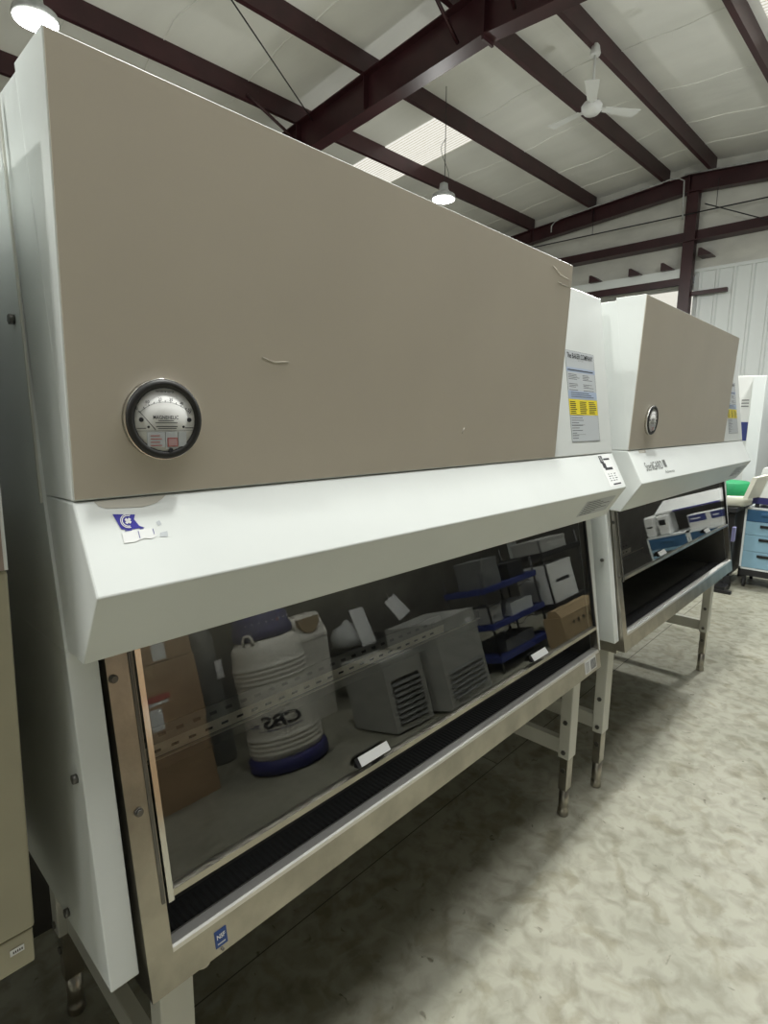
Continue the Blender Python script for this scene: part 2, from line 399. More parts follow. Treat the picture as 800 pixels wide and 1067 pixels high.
def lamp(u, w, z, label, power=1.0):
    p = B(u, w, z)
    L = thing('high_bay_lamp', label, 'lamp', p, 'high bay lamps under the roof')
    m = MB(); m.lathe([(.17, .0), (.18, .02), (.17, .06), (.10, .10), (.07, .14), (.06, .22), (.02, .24)], p); finish(m, 'housing', 'galv', L)
    m = MB(); m.lathe([(.0, -.035), (.09, -.03), (.15, -.008), (.165, .0)], p); finish(m, 'lens', 'lens', L)
    m = MB(); m.tube([p + Vector((0, 0, .23)), p + Vector((.02, 0, .30)), p + Vector((0, 0, ZR(w) - z))], .006, 6); finish(m, 'hanger', 'wire', L)
    m = MB(); m.tube([p + Vector((.04 + .10 * math.sin(t * .5), .02, .22 + t * .05)) for t in range(14)], .004, 5); finish(m, 'cord', 'wire', L)
    ld = bpy.data.lights.new('lamp_light', 'AREA'); ld.shape = 'DISK'; ld.size = .30; ld.energy = LAMP_W * power; ld.color = (.985, 1, .955)
    lo = bpy.data.objects.new('lamp_light', ld); COL.objects.link(lo); lo.parent = L; lo.location = (0, 0, -.05)
    pd = bpy.data.lights.new('lamp_fill', 'POINT'); pd.shadow_soft_size = .15; pd.energy = LAMP_FILL * (1 if power == 1 else .45); pd.color = (.985, 1, .955)  # extra point fill below the lens, added to brighten the roof
    po = bpy.data.objects.new('lamp_fill', pd); COL.objects.link(po); po.parent = L; po.location = (0, 0, -.22)
lamp(1.43, 5.11, 5.0, 'glaring high bay lamp above the top left corner of the nearest cabinet', 1.3)
lamp(6.83, 5.11, 5.0, 'glaring high bay lamp just above the middle of the nearest cabinet top edge', 1.3)
lamp(7.0, .03, 5.0, 'high bay lamp hanging over the far end of the aisle')
lamp(1.4, .03, 5.0, 'high bay lamp hanging over the front of the nearest cabinet')
lamp(-4.2, .03, 5.0, 'high bay lamp over the aisle behind the camera')

# ================================================================== SAFETY CABINETS
SL = math.tan(math.radians(10))
def FY(z): return .0720 + (z - .738) * SL
def cabinet(x0, W, label, sash_z, gauge_x, foot_l, foot_r, dy, dz, first):
    X = lambda a: x0 + a
    root = thing('biosafety_cabinet', label, 'cabinet', (x0 + W / 2, .5, 0), 'row of biosafety cabinets')
    def add(mb, name, mats, par=None):
        bmesh.ops.translate(mb.bm, verts=mb.bm.verts, vec=(0, dy, 0))
        if dz: 
            for v in mb.bm.verts:
                v.co.z += dz * min(1, max(0, v.co.z / .3))
        return finish(mb, name, mats, par or root)
    def txt(name, body, O, R, U, w, h, mm, par, **k):
        return text(name, body, Vector(O) + Vector((0, dy, dz)), R, U, w, h, mm, par, **k)
    RX = Vector((1, 0, 0))
    gap = .489
    # upper casing with the slanted front
    m = MB(); m.prism([(.109, 1.6135), (.2005, 2.207), (.88, 2.207), (.88, 1.40), (.25, 1.40), (.25, 1.6135)], x0, x0 + W, bev=.003); add(m, 'upper_casing', 'white')
    m = MB(); m.prism([(.86, 1.41), (.88, 1.41), (.88, .80), (.86, .80)], x0 + .04, x0 + W - .04); add(m, 'rear_panel', 'white')
    # side covers
    for (a, b) in ((-.005, .0422), (W - .0422, W + .005)):
        m = MB(); m.prism([(.183, 1.3625), (.098, .788), (.89, .788), (.89, 1.3625)], X(a), X(b), bev=.002)
        c0, c1 = (a, -.0002) if a < 0 else (W + .0002, b)
        m.prism([(.29, 2.195), (.225, 1.592), (.183, 1.3625), (.89, 1.3625), (.89, 2.195)], X(c0), X(c1))
        sc = add(m, 'side_cover', 'white')
        sx = -1 if a < 0 else 1; xs = a if a < 0 else b
        for (yy, zz) in ((.293, 1.885), (.178, 1.144), (.292, .812), (.70, 1.885)):
            m = MB(); m.cyl((X(xs), yy, zz), (X(xs + sx * .008), yy, zz), .008, seg=6); add(m, 'cover_bolt', 'liner', sc)
        m = MB()
        zz0 = 1.60
        m.prism([(.262, 2.19), (.268, 2.19), (.236, zz0), (.230, zz0)], X(c0 - .003 if a < 0 else c1), X(c0 if a < 0 else c1 + .003)); add(m, 'cover_seam', 'leg', sc)
    # wedge shaped blower cover, white, with the taupe front sheet
    m = MB(); m.prism([(.1105, 1.6155), (.0873, 2.218), (.205, 2.218), (.1135, 1.6155)], X(.0005), X(W - gap), bev=.0015); hb = add(m, 'blower_cover', 'white')
    m = MB(); m.prism([(.1087, 1.6160), (.0855, 2.2155), (.0873, 2.2155), (.1105, 1.6160)], X(.003), X(W - gap - .002)); fp = add(m, 'front_sheet', 'taupe', hb)
    UP = Vector((0, -.0234, .6034)).normalized(); NP = RX.cross(UP)
    def onp(lx, z, n=0): return Vector((X(lx), .1087 - (z - 1.6146) * .0388, z)) + NP * n
    if first:
        for pts in (((.326, 1.843), (.35, 1.836), (.384, 1.839)), ((1.36, 2.192), (1.41, 2.175), (1.465, 2.172), (1.47, 2.15), (1.40, 2.152)), ((.95, 1.70), (.958, 1.715))):
            m = MB(); m.tube([onp(a, b, .0003) for a, b in pts], .0009, 4); add(m, 'scratch', 'scratch', fp)
    # visor hood
    m = MB(); m.prism([(.1109, 1.6118), (.0437, 1.4817), (.1208, 1.3592), (.195, 1.3622), (.235, 1.6118)], X(0), X(W), bev=.003); hood = add(m, 'visor_hood', 'white')
    UH = Vector((0, .0672, .1301)).normalized(); NH = RX.cross(UH)
    def onh(lx, z, n=.0004): return Vector((X(lx), .0437 + (z - 1.4817) * .5165, z)) + NH * n
    ULo = Vector((0, -.0771, .1225)).normalized(); NL = RX.cross(ULo)
    def onl(lx, z, n=.0004): return Vector((X(lx), .1208 - (z - 1.3592) * .6294, z)) + NL * n
    # stainless frame
    t = .03
    def fr(a, b, z0, z1, off=0, th=t): return [(FY(z0) + off, z0), (FY(z1) + off, z1), (FY(z1) + off + th, z1), (FY(z0) + off + th, z0)]
    m = MB()
    m.prism(fr(0, 0, .738, 1.42, 0, .03), X(.0512), X(.0964)); m.prism(fr(0, 0, .738, 1.42, 0, .03), X(W - .0522), X(W - .0455))
    m.prism([(FY(.738), .738), (FY(.804), .804), (FY(.804) + .003, .8075), (FY(.804) + .008, .8090), (FY(.804) + .030, .8085), (FY(.804) + .034, .80), (.13, .775), (.13, .738)], X(.0964), X(W - .0522))
    m.prism([(FY(.738) + .03, .738), (FY(1.40) + .03, 1.40), (.6, 1.40), (.6, .738)], X(.0512), X(.0525))
    frame = add(m, 'sash_frame', 'steel')
    fz = FY(.80)
    m = MB(); m.prism([(fz - .0006, .8000), (fz + .0010, .8075), (fz + .0050, .8108), (fz + .0240, .8130), (fz + .030, .8105), (fz + .030, .800)], X(.0966), X(W - .0524)); add(m, 'sill_lip', 'lip', frame)  # brighter strip over the sill edge, lamp highlight put into its colour
    if True:
        for (lx, zz) in ((.0605, 1.299), (.0715, 1.065)):
            m = MB(); c = Vector((X(lx), FY(zz), zz)); m.cyl(c, c + Vector((0, -.007, .001)), .0055, seg=6); m.cyl(c, c + Vector((0, -.003, .0005)), .0075, seg=16); add(m, 'frame_bolt', 'liner', frame)
    m = MB(); m.prism([(FY(sash_z - .006) - .007, sash_z - .006), (FY(1.41) - .007, 1.41), (FY(1.41), 1.41), (FY(sash_z - .006), sash_z - .006)], X(.0985), X(.1085)); add(m, 'sash_track', 'chrome', frame)
    m = MB(); m.prism([(FY(sash_z - .006) - .002, sash_z - .006), (FY(1.41) - .002, 1.41), (FY(1.41) + .006, 1.41), (FY(sash_z - .006) + .006, sash_z - .006)], X(.0885), X(.0945)); add(m, 'sash_track', 'liner', frame)
    # inner work chamber
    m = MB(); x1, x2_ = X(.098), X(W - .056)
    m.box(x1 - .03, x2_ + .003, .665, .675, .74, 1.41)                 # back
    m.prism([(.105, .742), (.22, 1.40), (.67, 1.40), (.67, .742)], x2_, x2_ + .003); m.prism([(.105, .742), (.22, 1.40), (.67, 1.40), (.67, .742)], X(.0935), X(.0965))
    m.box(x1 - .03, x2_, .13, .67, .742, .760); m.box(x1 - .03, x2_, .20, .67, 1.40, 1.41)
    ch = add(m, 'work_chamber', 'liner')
    # front intake grille, dark perforated
    m = MB(); m.mi = 0; m.box(X(.098), x2_, .128, .215, .760, .772); m.mi = 1
    k = X(.11)
    while k < x2_ - .02:
        m.box(k, k + .006, .14, .205, .7715, .7726); k += .014
    add(m, 'intake_grille', ['blk_steel', 'slot'], ch)
    # slotted return strip along the foot of the back wall
    m = MB(); m.mi = 0; xe = X(W - .37); m.prism([(.636, .822), (.638, .858), (.662, .858), (.662, .815), (.650, .815)], X(.0966), xe)
    m.mi = 2; m.prism([(.638, .8582), (.660, .893), (.664, .893), (.664, .8582)], X(.0966), xe); m.mi = 1  # upper face in dark liner steel, its dimness behind reflections put into colour
    k = X(.11)
    while k < xe - .06:
        m.box(k, k + .022, .6355, .642, .835, .842)
        m.prism([(.6455, .8715), (.6502, .8790), (.656, .8790), (.648, .8715)], k + .022, k + .044)
        k += .052
    m.mi = 0; m.box(X(.0966), x2_ - .002, .655, .664, .798, .801)
    add(m, 'return_grille', ['grille', 'slot', 'liner'], ch)
    # sash
    gz = sash_z
    m = MB(); o_ = .006
    m.prism([(FY(gz) + o_, gz), (FY(1.40) + o_, 1.40), (FY(1.40) + o_ + .004, 1.40), (FY(gz) + o_ + .004, gz)], X(.105), X(W - .0535)); sash = add(m, 'sash', 'glass')
    m = MB(); m.prism([(FY(gz) - .002, gz - .004), (FY(gz) - .001, gz + .009), (FY(gz) + .016, gz + .009), (FY(gz) + .016, gz - .004)], X(.103), X(W - .053)); add(m, 'sash_rail', 'steel', sash)
    m = MB(); m.prism([(FY(gz) - .001, gz), (FY(1.40) - .001, 1.40), (FY(1.40) + .010, 1.40), (FY(gz) + .010, gz)], X(W - .057), X(W - .0528)); add(m, 'sash_edge', 'blk_steel', sash)
    for (a, b) in ((.575, .675), (1.40, 1.50)):
        m = MB(); za = gz + .024; f = FY(za) + o_
        m.mi = 1; m.prism([(f - .001, za), (f - .016, za + .003), (f - .001, za + .020)], X(a - .01), X(b))
        m.mi = 0; m.prism([(f - .0165, za + .003), (f - .0015, za + .0205), (f - .0025, za + .021), (f - .0175, za + .004)], X(a), X(b))
        add(m, 'sash_handle', ['paper', 'black'], sash)
    # underside pan, support rails
    m = MB(); m.box(X(.055), X(W - .055), .11, .86, .722, .738); add(m, 'drain_pan', 'steel')
    m = MB(); m.cyl((X(.165), .115, .722), (X(.165), .115, .70), .011, seg=14).cyl((X(.165), .115, .706), (X(.165), .115, .700), .016, seg=14); add(m, 'drain_plug', 'steel')
    # stand
    ft = {'l': (foot_l, -1), 'r': (foot_r, 1)}
    for k_, (lx, sg) in ft.items():
        for yy in (.19, .845):
            m = MB(); m.box(X(lx - .035), X(lx + .035), yy - .025, yy + .025, .285, .722, bev=.004); lg = add(m, 'leg', 'leg')
            m = MB(); m.box(X(lx - .026), X(lx + .026), yy - .019, yy + .019, .13, .286, bev=.003); add(m, 'leg_sleeve', 'steel', lg)
            m = MB(); m.lathe([(.022, .0), (.024, .004), (.024, .03), (.020, .034), (.022, .05), (.022, .132)], (X(lx), yy, 0), 18); add(m, 'leveling_foot', 'steel', lg)
            for (xx, zz) in ((.035, .315), (.035, .455), (.026, .225)):
                m = MB(); m.cyl((X(lx - xx), yy, zz), (X(lx - xx - .006), yy, zz), .0105, seg=6); add(m, 'leg_bolt', 'liner', lg)
        m = MB(); m.box(X(lx - .012), X(lx + .022), .215, .82, .29, .36, bev=.003); add(m, 'side_brace', 'leg')
        m = MB(); m.box(X(lx - .03), X(lx + .03), .215, .82, .64, .722, bev=.003); add(m, 'side_rail', 'leg')
    m = MB(); m.box(X(foot_l), X(foot_r), .83, .86, .60, .66, bev=.003); add(m, 'rear_rail', 'leg')
    # pressure gauge
    gc = onp(gauge_x, 1.732 if first else 1.7365)
    g = MB(); g.lathe([(.0605, 0), (.0615, .010), (.060, .0145), (.0505, .0150), (.0495, .012), (.001, .0115)], gc, 48, NP); 
    bz = add(g, 'pressure_gauge', 'bezel')
    g = MB(); g.lathe([(.0625, 0), (.0625, .010), (.0622, .0105)], gc, 48, NP); add(g, 'gauge_rim', 'chrome', bz)
    g = MB(); g.lathe([(.0487, .0118), (.0487, .0126), (.0001, .0126)], gc, 40, NP); add(g, 'dial', 'dial', bz)
    gp = lambda a, b, n=.0130: gc + RX * a + UP * b + NP * n
    g = MB()                                                        # scale ticks and arc
    for i in range(51):
        th = math.radians(133.6 - i * 1.744); r0, r1 = .0575, (.0590 if i % 5 else .0610)
        c_ = (0.0, -.031)
        d_ = RX * math.cos(th) + UP * math.sin(th); q_ = d_.cross(NP) * (.0003 if i % 5 else .0005)
        b0 = gp(*c_) + d_ * r0; b1 = gp(*c_) + d_ * r1
        g.hexa([b0 - q_, b1 - q_, b1 + q_, b0 + q_, *[p_ + NP * .0002 for p_ in (b0 - q_, b1 - q_, b1 + q_, b0 + q_)]])
    for (bx, by, w_, h_) in ((-.012, -.0018, .025, .0010), (-.017, -.0052, .036, .0010), (-.016, -.0110, .035, .0012), (-.013, -.0140, .030, .0010), (-.046, -.0135, .014, .001), (.032, -.0130, .014, .001), (-.046, -.0172, .092, .0004)):
        g.plate(gp(bx, by), RX, UP, w_, h_, .0002)
    g.cyl(gp(-.039, .0), gp(-.039, .0, .0145), .0034, seg=12).cyl(gp(.039, .0), gp(.039, .0, .0145), .0034, seg=12)
    g.cyl(gp(-.028, -.011), gp(-.028, -.011, .0135), .0020, seg=10).cyl(gp(.029, -.011), gp(.029, -.011, .0135), .0020, seg=10)
    add(g, 'gauge_scale', 'ink', bz)
    g = MB(); a0 = gp(-.042, .013, .0142); a1 = gp(-.0175, -.0155, .0142); q_ = (a1 - a0).normalized().cross(NP) * .0006
    g.hexa([a0 - q_ * .4, a1 - q_, a1 + q_, a0 + q_ * .4, *[p_ + NP * .0004 for p_ in (a0 - q_ * .4, a1 - q_, a1 + q_, a0 + q_ * .4)]]); add(g, 'needle', 'ink', bz)
    g = MB(); g.mi = 0; g.plate(gp(-.031, -.042), RX, UP, .028, .023, .001); g.plate(gp(.0195, -.042), RX, UP, .0135, .023, .001); g.plate(gp(-.0015, -.0455), RX, UP, .0195, .027, .0008)
    g.mi = 1; g.plate(gp(.001, -.042, .0140), RX, UP, .017, .014, .0004); g.mi = 2; g.plate(gp(.0025, -.0405, .0146), RX, UP, .014, .011, .0003)
    g.mi = 1
    for i in range(4): g.plate(gp(-.026, -.040 + i * .005, .0142), RX, UP, .018 - .003 * (i % 2), .0012, .0002)
    g.mi = 3; g.cyl(gp(.006, -.0475), gp(.006, -.0475, .0155), .0036, seg=12)
    add(g, 'gauge_sticker', ['greypaper', 'red', 'pink', 'ink'], bz)
    def gt(s, a, b, w_, h_): text('gauge_lettering', s, gp(a, b, .0133) + Vector((0, dy, dz)), RX, UP, w_, h_, 'ink', bz, bold=.008)
    gt('MAGNEHELIC', -.0205, .0010, .041, .0056); gt('INCHES OF WATER', -.0145, .0415, .029, .0028)
    for s, a, b in (('0', -.0465, .0145), ('10', -.031, .0245), ('20', -.0115, .0290), ('30', .0065, .0290), ('40', .0235, .0235), ('50', .0375, .0135)):
        gt(s, a, b, .0055 if len(s) > 1 else .0028, .0048)
    # notice sheet on the white casing
    UC = Vector((0, .0915, .5935)).normalized(); NC = RX.cross(UC)
    def onc(lx, z, n=.0004): return Vector((X(lx), .109 + (z - 1.6135) * .1542, z)) + NC * n
    lx0 = W - .352; lw = .238; z0 = 1.662; lh = .312
    k_ = Vector((.0, 0, 0))
    m = MB(); m.mi = 0; m.plate(onc(lx0, z0), RX, UC, lw, .095, .0006)
    m.mi = 1; m.plate(onc(lx0, z0 + .095), RX, UC, lw, .055, .0007)
    m.mi = 2; m.plate(onc(lx0, z0 + .150), RX, UC, lw, .135, .0006); m.mi = 3; m.plate(onc(lx0, z0 + .152), RX, UC, lw, .028, .0008); m.plate(onc(lx0, z0 + .245), RX, UC, lw, .016, .0008)
    m.mi = 4; m.plate(onc(lx0, z0 + .283), RX, UC, lw, .036, .0007)
    m.mi = 5; e_ = .0009
    for (a, b, w_, h_) in [(0, 0, lw, .0012), (0, .318, lw, .0012), (0, 0, .0012, .32), (lw - .0012, 0, .0012, .32), (.095, .286, .05, .004)]: m.plate(onc(lx0 + a, z0 + b, e_), RX, UC, w_, h_, .0002)
    rr = random.Random(11)
    for col in (0, 1):
        for i in range(13):
            if i in (4, 5, 9): continue
            m.plate(onc(lx0 + .012 + col * .115, z0 + .236 - i * .0042 * 1.3, e_), RX, UC, .045 + rr.random() * .045, .0016, .0002)
    for i in range(3): m.plate(onc(lx0 + .02, z0 + .158 + i * .007, .0012), RX, UC, .19 - i * .02, .002, .0002)
    m.plate(onc(lx0 + .01, z0 + .250, .0012), RX, UC, .21, .004, .0002)
    for c_ in range(3):
        for i in range(7): m.plate(onc(lx0 + .008 + c_ * .077, z0 + .100 + i * .0066, .0012), RX, UC, .04 + rr.random() * .024, .0026, .0002)
    for i in range(9):
        m.plate(onc(lx0 + .01, z0 + .012 + i * .009, e_), RX, UC, .03 + rr.random() * .07, .0018, .0002)
    for i in (1, 3, 5): m.plate(onc(lx0 + .005, z0 + .008 + i * .017, e_), RX, UC, .11, .0008, .0002)
    ns = add(m, 'notice_sheet', ['greypaper', 'yellow', 'greypaper', 'bluepaper', 'greypaper', 'ink'])
    txt('notice_lettering', 'The BAKER COMPANY', onc(lx0 + .012, z0 + .293, .0013), RX, UC, lw - .024, .019, 'ink', ns, bold=.01)
    # data plate under the visor
    m = MB(); m.mi = 0; m.plate(onl(W - .315, 1.392), RX, ULo, .262, .072, .0005); m.mi = 1
    for i in range(7): m.plate(onl(W - .30, 1.397 + i * .008, .001), RX, ULo, .10 + .12 * rr.random(), .0026, .0002)
    dp = add(m, 'data_plate', ['greypaper', 'ink'], hood)
    if first:
        # torn stickers and wear near the left end of the visor
        m = MB(); m.mi = 0
        def poly(pts, th=.0005):
            A = [m.bm.verts.new(onh(a, z, .0003)) for a, z in pts]; Bv = [m.bm.verts.new(onh(a, z, .0003 + th)) for a, z in pts]
            m.face(A[::-1]); m.face(Bv)
            for i in range(len(pts)): m.face([A[i], A[(i + 1) % len(pts)], Bv[(i + 1) % len(pts)], Bv[i]])
        poly([(.0505, 1.5905), (.083, 1.5865), (.0795, 1.580), (.0850, 1.5695), (.092, 1.5665), (.066, 1.5660), (.057, 1.5690)]); 
        pl = add(m, 'torn_sticker', 'purple', hood)
        m = MB(); c0 = onh(.0700, 1.5785, .0012)
        for (ro, ri) in ((.0115, .0102), (.0092, .0079)):
            seg = 20
            for i in range(seg):
                t0, t1 = [math.radians(60 + 220 * (i + j) / seg) for j in (0, 1)]
                q = [c0 + (RX * math.cos(a_) + UH * math.sin(a_)) * r_ for (a_, r_) in ((t0, ri), (t1, ri), (t1, ro), (t0, ro))]
                m.hexa([*q, *[p_ + NH * .0002 for p_ in q]])
        for s_ in (1, -1):
            d_ = (RX + UH * s_).normalized() * .0050; q_ = d_.cross(NH).normalized() * .0020
            q = [c0 - d_ - q_, c0 + d_ - q_, c0 + d_ + q_, c0 - d_ + q_]; m.hexa([*q, *[p_ + NH * .0003 for p_ in q]])
        add(m, 'sticker_emblem', 'paper', pl)
        m = MB(); poly([(.0565, 1.5625), (.079, 1.5655), (.082, 1.5640), (.104, 1.5640), (.1075, 1.552), (.098, 1.5490), (.088, 1.5515), (.072, 1.5480), (.056, 1.5485)])
        tp = add(m, 'torn_label', 'paper', hood)
        m = MB(); m.plate(onh(.0805, 1.552, .001), RX, UH, .0009, .012, .0002); m.plate(onh(.1035, 1.555, .001), RX, UH, .0009, .009, .0002)
        m.plate(onh(.062, 1.5645, .001), RX, UH, .010, .0014, .0002); m.plate(onh(.084, 1.5645, .001), RX, UH, .006, .0012, .0002); add(m, 'label_print', 'purple', tp)
        m = MB(); poly([(.029, 1.6105), (.139, 1.6105), (.134, 1.6065), (.122, 1.6005), (.112, 1.5985), (.098, 1.5965), (.060, 1.5985), (.044, 1.5995), (.034, 1.6035)], .0003); add(m, 'worn_patch', 'stainp', hood)
        m = MB(); poly([(.112, 1.572), (.118, 1.574), (.120, 1.568), (.114, 1.566)], .0002); poly([(.114, 1.556), (.126, 1.557), (.125, 1.549), (.112, 1.550)], .0002); add(m, 'worn_patch', 'greypaper', hood)
        # delivery sticker at the right end of the visor
        m = MB(); O = lambda a, z, n=.0004: onh(W - .150 + a, z, n)
        m.mi = 0; m.plate(O(0, 1.492), RX, UH, .118, .133, .0005); m.mi = 1
        m.plate(O(.004, 1.578, .001), RX, UH, .030, .030, .0002); m.plate(O(.012, 1.560, .001), RX, UH, .030, .020, .0002); m.plate(O(.022, 1.552, .001), RX, UH, .070, .010, .0002); m.plate(O(.040, 1.588, .001), RX, UH, .055, .007, .0002)
        m.plate(O(.040, 1.497, .001), RX, UH, .072, .006, .0002)
        for i in range(4):
            for j in range(3): m.plate(O(.028 + j * .026, 1.512 + i * .008, .001), RX, UH, .008 + rr.random() * .014, .0028, .0002)
        ds = add(m, 'shipping_sticker', ['paper', 'ink'], hood)
        txt('sticker_letter', 'N', O(.011, 1.583, .0014), RX, UH, .013, .021, 'paper', ds)
        # blue certification sticker and bar code label on the sill
        UF = Vector((0, SL, 1)).normalized(); NF = RX.cross(UF)
        onf = lambda lx, z, n=.0004: Vector((X(lx), FY(z), z)) + NF * n
        m = MB(); m.plate(onf(.1735, .752), RX, UF, .025, .032, .0006); bs = add(m, 'certification_sticker', 'blue', frame)
        txt('sticker_lettering', 'NSF', onf(.1775, .767, .0012), RX, UF, .017, .009, 'paper', bs, bold=.02)
        m = MB(); m.plate(onf(.178, .757, .0012), RX, UF, .016, .0025, .0002); add(m, 'label_print', 'greypaper', bs)
        m = MB(); m.cyl(onf(.186, .7455, 0), onf(.186, .7455, .003), .003, seg=10); add(m, 'sill_screw', 'liner', frame)
        m = MB(); m.mi = 0; m.plate(onf(1.79, .750), RX, UF, .105, .050, .0006); m.mi = 1
        for i in range(14): m.plate(onf(1.842 + i * .0036, .753, .0012), RX, UF, .0012 + .0012 * (i % 3 == 0), .040, .0002)
        for i in range(5): m.plate(onf(1.796, .756 + i * .008, .0012), RX, UF, .034, .003, .0002)
        add(m, 'bar_code_label', ['paper', 'ink'], frame)
    else:
        txt('visor_lettering', 'SterilGARD', onh(.112, 1.5255, .0008), RX, UH, .215, .038, 'greydark', hood)
        txt('visor_lettering', 'III', onh(.345, 1.529, .0008), RX, UH, .032, .036, 'ink', hood, bold=.015)
        txt('visor_lettering', 'Advance', onh(.325, 1.504, .0008), RX, UH, .125, .014, 'greydark', hood)
        m = MB(); m.plate(onh(.115, 1.5985), RX, UH, .08, .013, .0004); add(m, 'worn_patch', 'stainp', hood)
        m = MB(); m.box(X(W - .032), X(W + .006), .085, .105, .93, 1.03, bev=.004); add(m, 'lavender_tag', 'lav', frame)
    return root
cabinet(0, 1.98, 'nearest and largest biosafety cabinet, taupe front, torn blue sticker on its white visor', .898, .1374, .136, 1.934, 0, 0, True)
cabinet(2.08136, 2.0317, 'second biosafety cabinet in the row, behind the first, with lettering on its visor', 1.0436, .208, .152, 1.932, -.0236, .0055, False)

# ================================================================== CABINET AT THE LEFT EDGE
lc = thing('cream_cabinet', 'cream and brown cabinet at the left edge beside the nearest biosafety cabinet', 'cabinet', (-.7, .55, 0))
m = MB(); m.prism([(.141, 1.52), (.196, .905), (.90, .905), (.90, 1.52)], -1.35, -.081, bev=.004); lb = finish(m, 'lower_body', 'cream', lc)
m = MB(); m.prism([(.199, .902), (.204, .835), (.90, .835), (.90, .902)], -1.35, -.0835, bev=.003); pl = finish(m, 'plinth_panel', 'cream', lc)
m = MB(); m.plate((-.118, .1995, .871), (1, 0, 0), (0, -.0746, 1), .020, .011, .0008); nl = finish(m, 'number_label', 'paper', pl)
m = MB(); 
for i in range(5): m.plate((-.114 + i * .003, .1983, .8745), (1, 0, 0), (0, -.0746, 1), .0016, .004, .0004)
finish(m, 'label_print', 'ink', nl)
m = MB(); m.mi = 0; m.prism([(.128, 2.15), (.1395, 1.522), (.90, 1.522), (.90, 2.15)], -1.35, -.0805); m.mi = 1; m.prism([(.126, 2.15), (.1375, 1.522), (.1395, 1.522), (.128, 2.15)], -1.35, -.0855); finish(m, 'upper_hood', ['white', 'brownpanel'], lc)
for lx in (-1.25, -.17):
    for yy in (.30, .85):
        m = MB(); m.box(lx - .03, lx + .03, yy - .03, yy + .03, 0, .836); finish(m, 'leg', 'blk_steel', lc)
m = MB(); m.box(-1.22, -.2, .33, .82, .12, .16); finish(m, 'lower_shelf', 'blk_steel', lc)

# ================================================================== ACROSS THE AISLE (seen in the sash glass)
def carton(x0, x1, y0, y1, z0, z1, label, extras=(), matn='card'):
    t = thing('carton', label, 'box', ((x0 + x1) / 2, (y0 + y1) / 2, z0), 'cartons stacked across the aisle')
    m = MB(); m.box(x0, x1, y0, y1, z0, z1, bev=.004); b = finish(m, 'body', matn, t)
    m = MB(); m.box((x0 + x1) / 2 - .025, (x0 + x1) / 2 + .025, y1 - .0002, y1 + .001, z1 - .10, z1 + .001); m.box((x0 + x1) / 2 - .025, (x0 + x1) / 2 + .025, y0, y1, z1 - .0002, z1 + .001); finish(m, 'tape', 'tape', t)
    for (a, bb, za, zb, mm, nm) in extras:
        m = MB(); m.box(a, bb, y1 - .0002, y1 + .001, za, zb); finish(m, nm, mm, t)
    return t
carton(1.0, 1.70, -3.62, -3.0, 0, .545, 'lowest carton of the brown stack reflected at the left of the near sash', [(1.50, 1.60, .24, .27, 'tape', 'hand_hole')])
carton(1.0, 1.71, -3.62, -3.0, .548, 1.03, 'middle carton of the brown stack, with a red strip and a white label', [(1.30, 1.39, .57, .72, 'paper', 'address_label'), (1.27, 1.45, .745, .765, 'paper', 'strip_label'), (1.27, 1.47, .77, .81, 'red', 'print_mark')])
carton(1.02, 1.70, -3.60, -3.0, 1.034, 1.45, 'top carton of the brown stack, just under the visor in the sash', [(1.40, 1.50, 1.05, 1.17, 'paper', 'address_label')])
# liquid nitrogen dewar
DX, DY = 2.22, -2.82
dw = thing('storage_dewar', 'large pale ribbed storage dewar with dark blue cap and blue base ring', 'dewar', (DX, DY, 0))
prof = [(.285, .10)]
def ribs(z0, n, r0):
    out = []
    for i in range(n): out += [(r0, z0 + i * .035), (r0 + .009, z0 + .008 + i * .035), (r0 + .009, z0 + .020 + i * .035), (r0, z0 + .028 + i * .035)]
    return out
prof += ribs(.14, 4, .287) + [(.287, .30), (.286, .66)] + ribs(.67, 4, .284) + [(.282, .84), (.270, .94), (.235, .985), (.19, 1.0)]
m = MB(); m.lathe(prof, (DX, DY, 0), 56); db = finish(m, 'vessel', 'dewar', dw)
m = MB(); m.lathe([(.30, .012), (.315, .02), (.315, .085), (.300, .11), (.28, .112)], (DX, DY, 0), 48); br = finish(m, 'base_ring', 'navy_ring', dw)
for k in range(5):
    a = k * 2 * math.pi / 5; m = MB(); m.cyl((DX + .25 * math.cos(a), DY + .25 * math.sin(a), 0), (DX + .25 * math.cos(a), DY + .25 * math.sin(a), .03), .025, seg=12); finish(m, 'caster', 'rubber', br)
m = MB(); m.lathe([(.20, .99), (.235, 1.0), (.24, 1.06), (.225, 1.09), (.225, 1.15), (.20, 1.19), (.10, 1.20)], (DX, DY, 0), 40); cp = finish(m, 'cap', 'navy', dw)
m = MB()
for k in range(9):
    a = math.radians(40 + k * 14); m.cyl((DX + .222 * math.cos(a), DY + .222 * math.sin(a), 1.12), (DX + .230 * math.cos(a), DY + .230 * math.sin(a), 1.122), .007, seg=8)
finish(m, 'indicator_light', 'clear', cp)
m = MB(); a = math.radians(74); c_ = Vector((DX + .222 * math.cos(a), DY + .222 * math.sin(a), 1.105)); m.plate(c_, (-math.sin(a), math.cos(a), 0), (0, 0, 1), .055, .024, -.006); finish(m, 'control_display', 'red', cp)
for sx in (1, -1):
    m = MB(); a = math.radians(90 - sx * 62); c_ = Vector((DX + .245 * math.cos(a), DY + .245 * math.sin(a), .97)); tt = Vector((-math.sin(a), math.cos(a), 0))
    m.tube([c_ - tt * .04, c_ - tt * .04 + Vector((0, 0, .05)), c_ - tt * .02 + Vector((0, 0, .075)), c_ + tt * .02 + Vector((0, 0, .075)), c_ + tt * .04 + Vector((0, 0, .05)), c_ + tt * .04], .012, 8); finish(m, 'lifting_lug', 'dewar', dw)
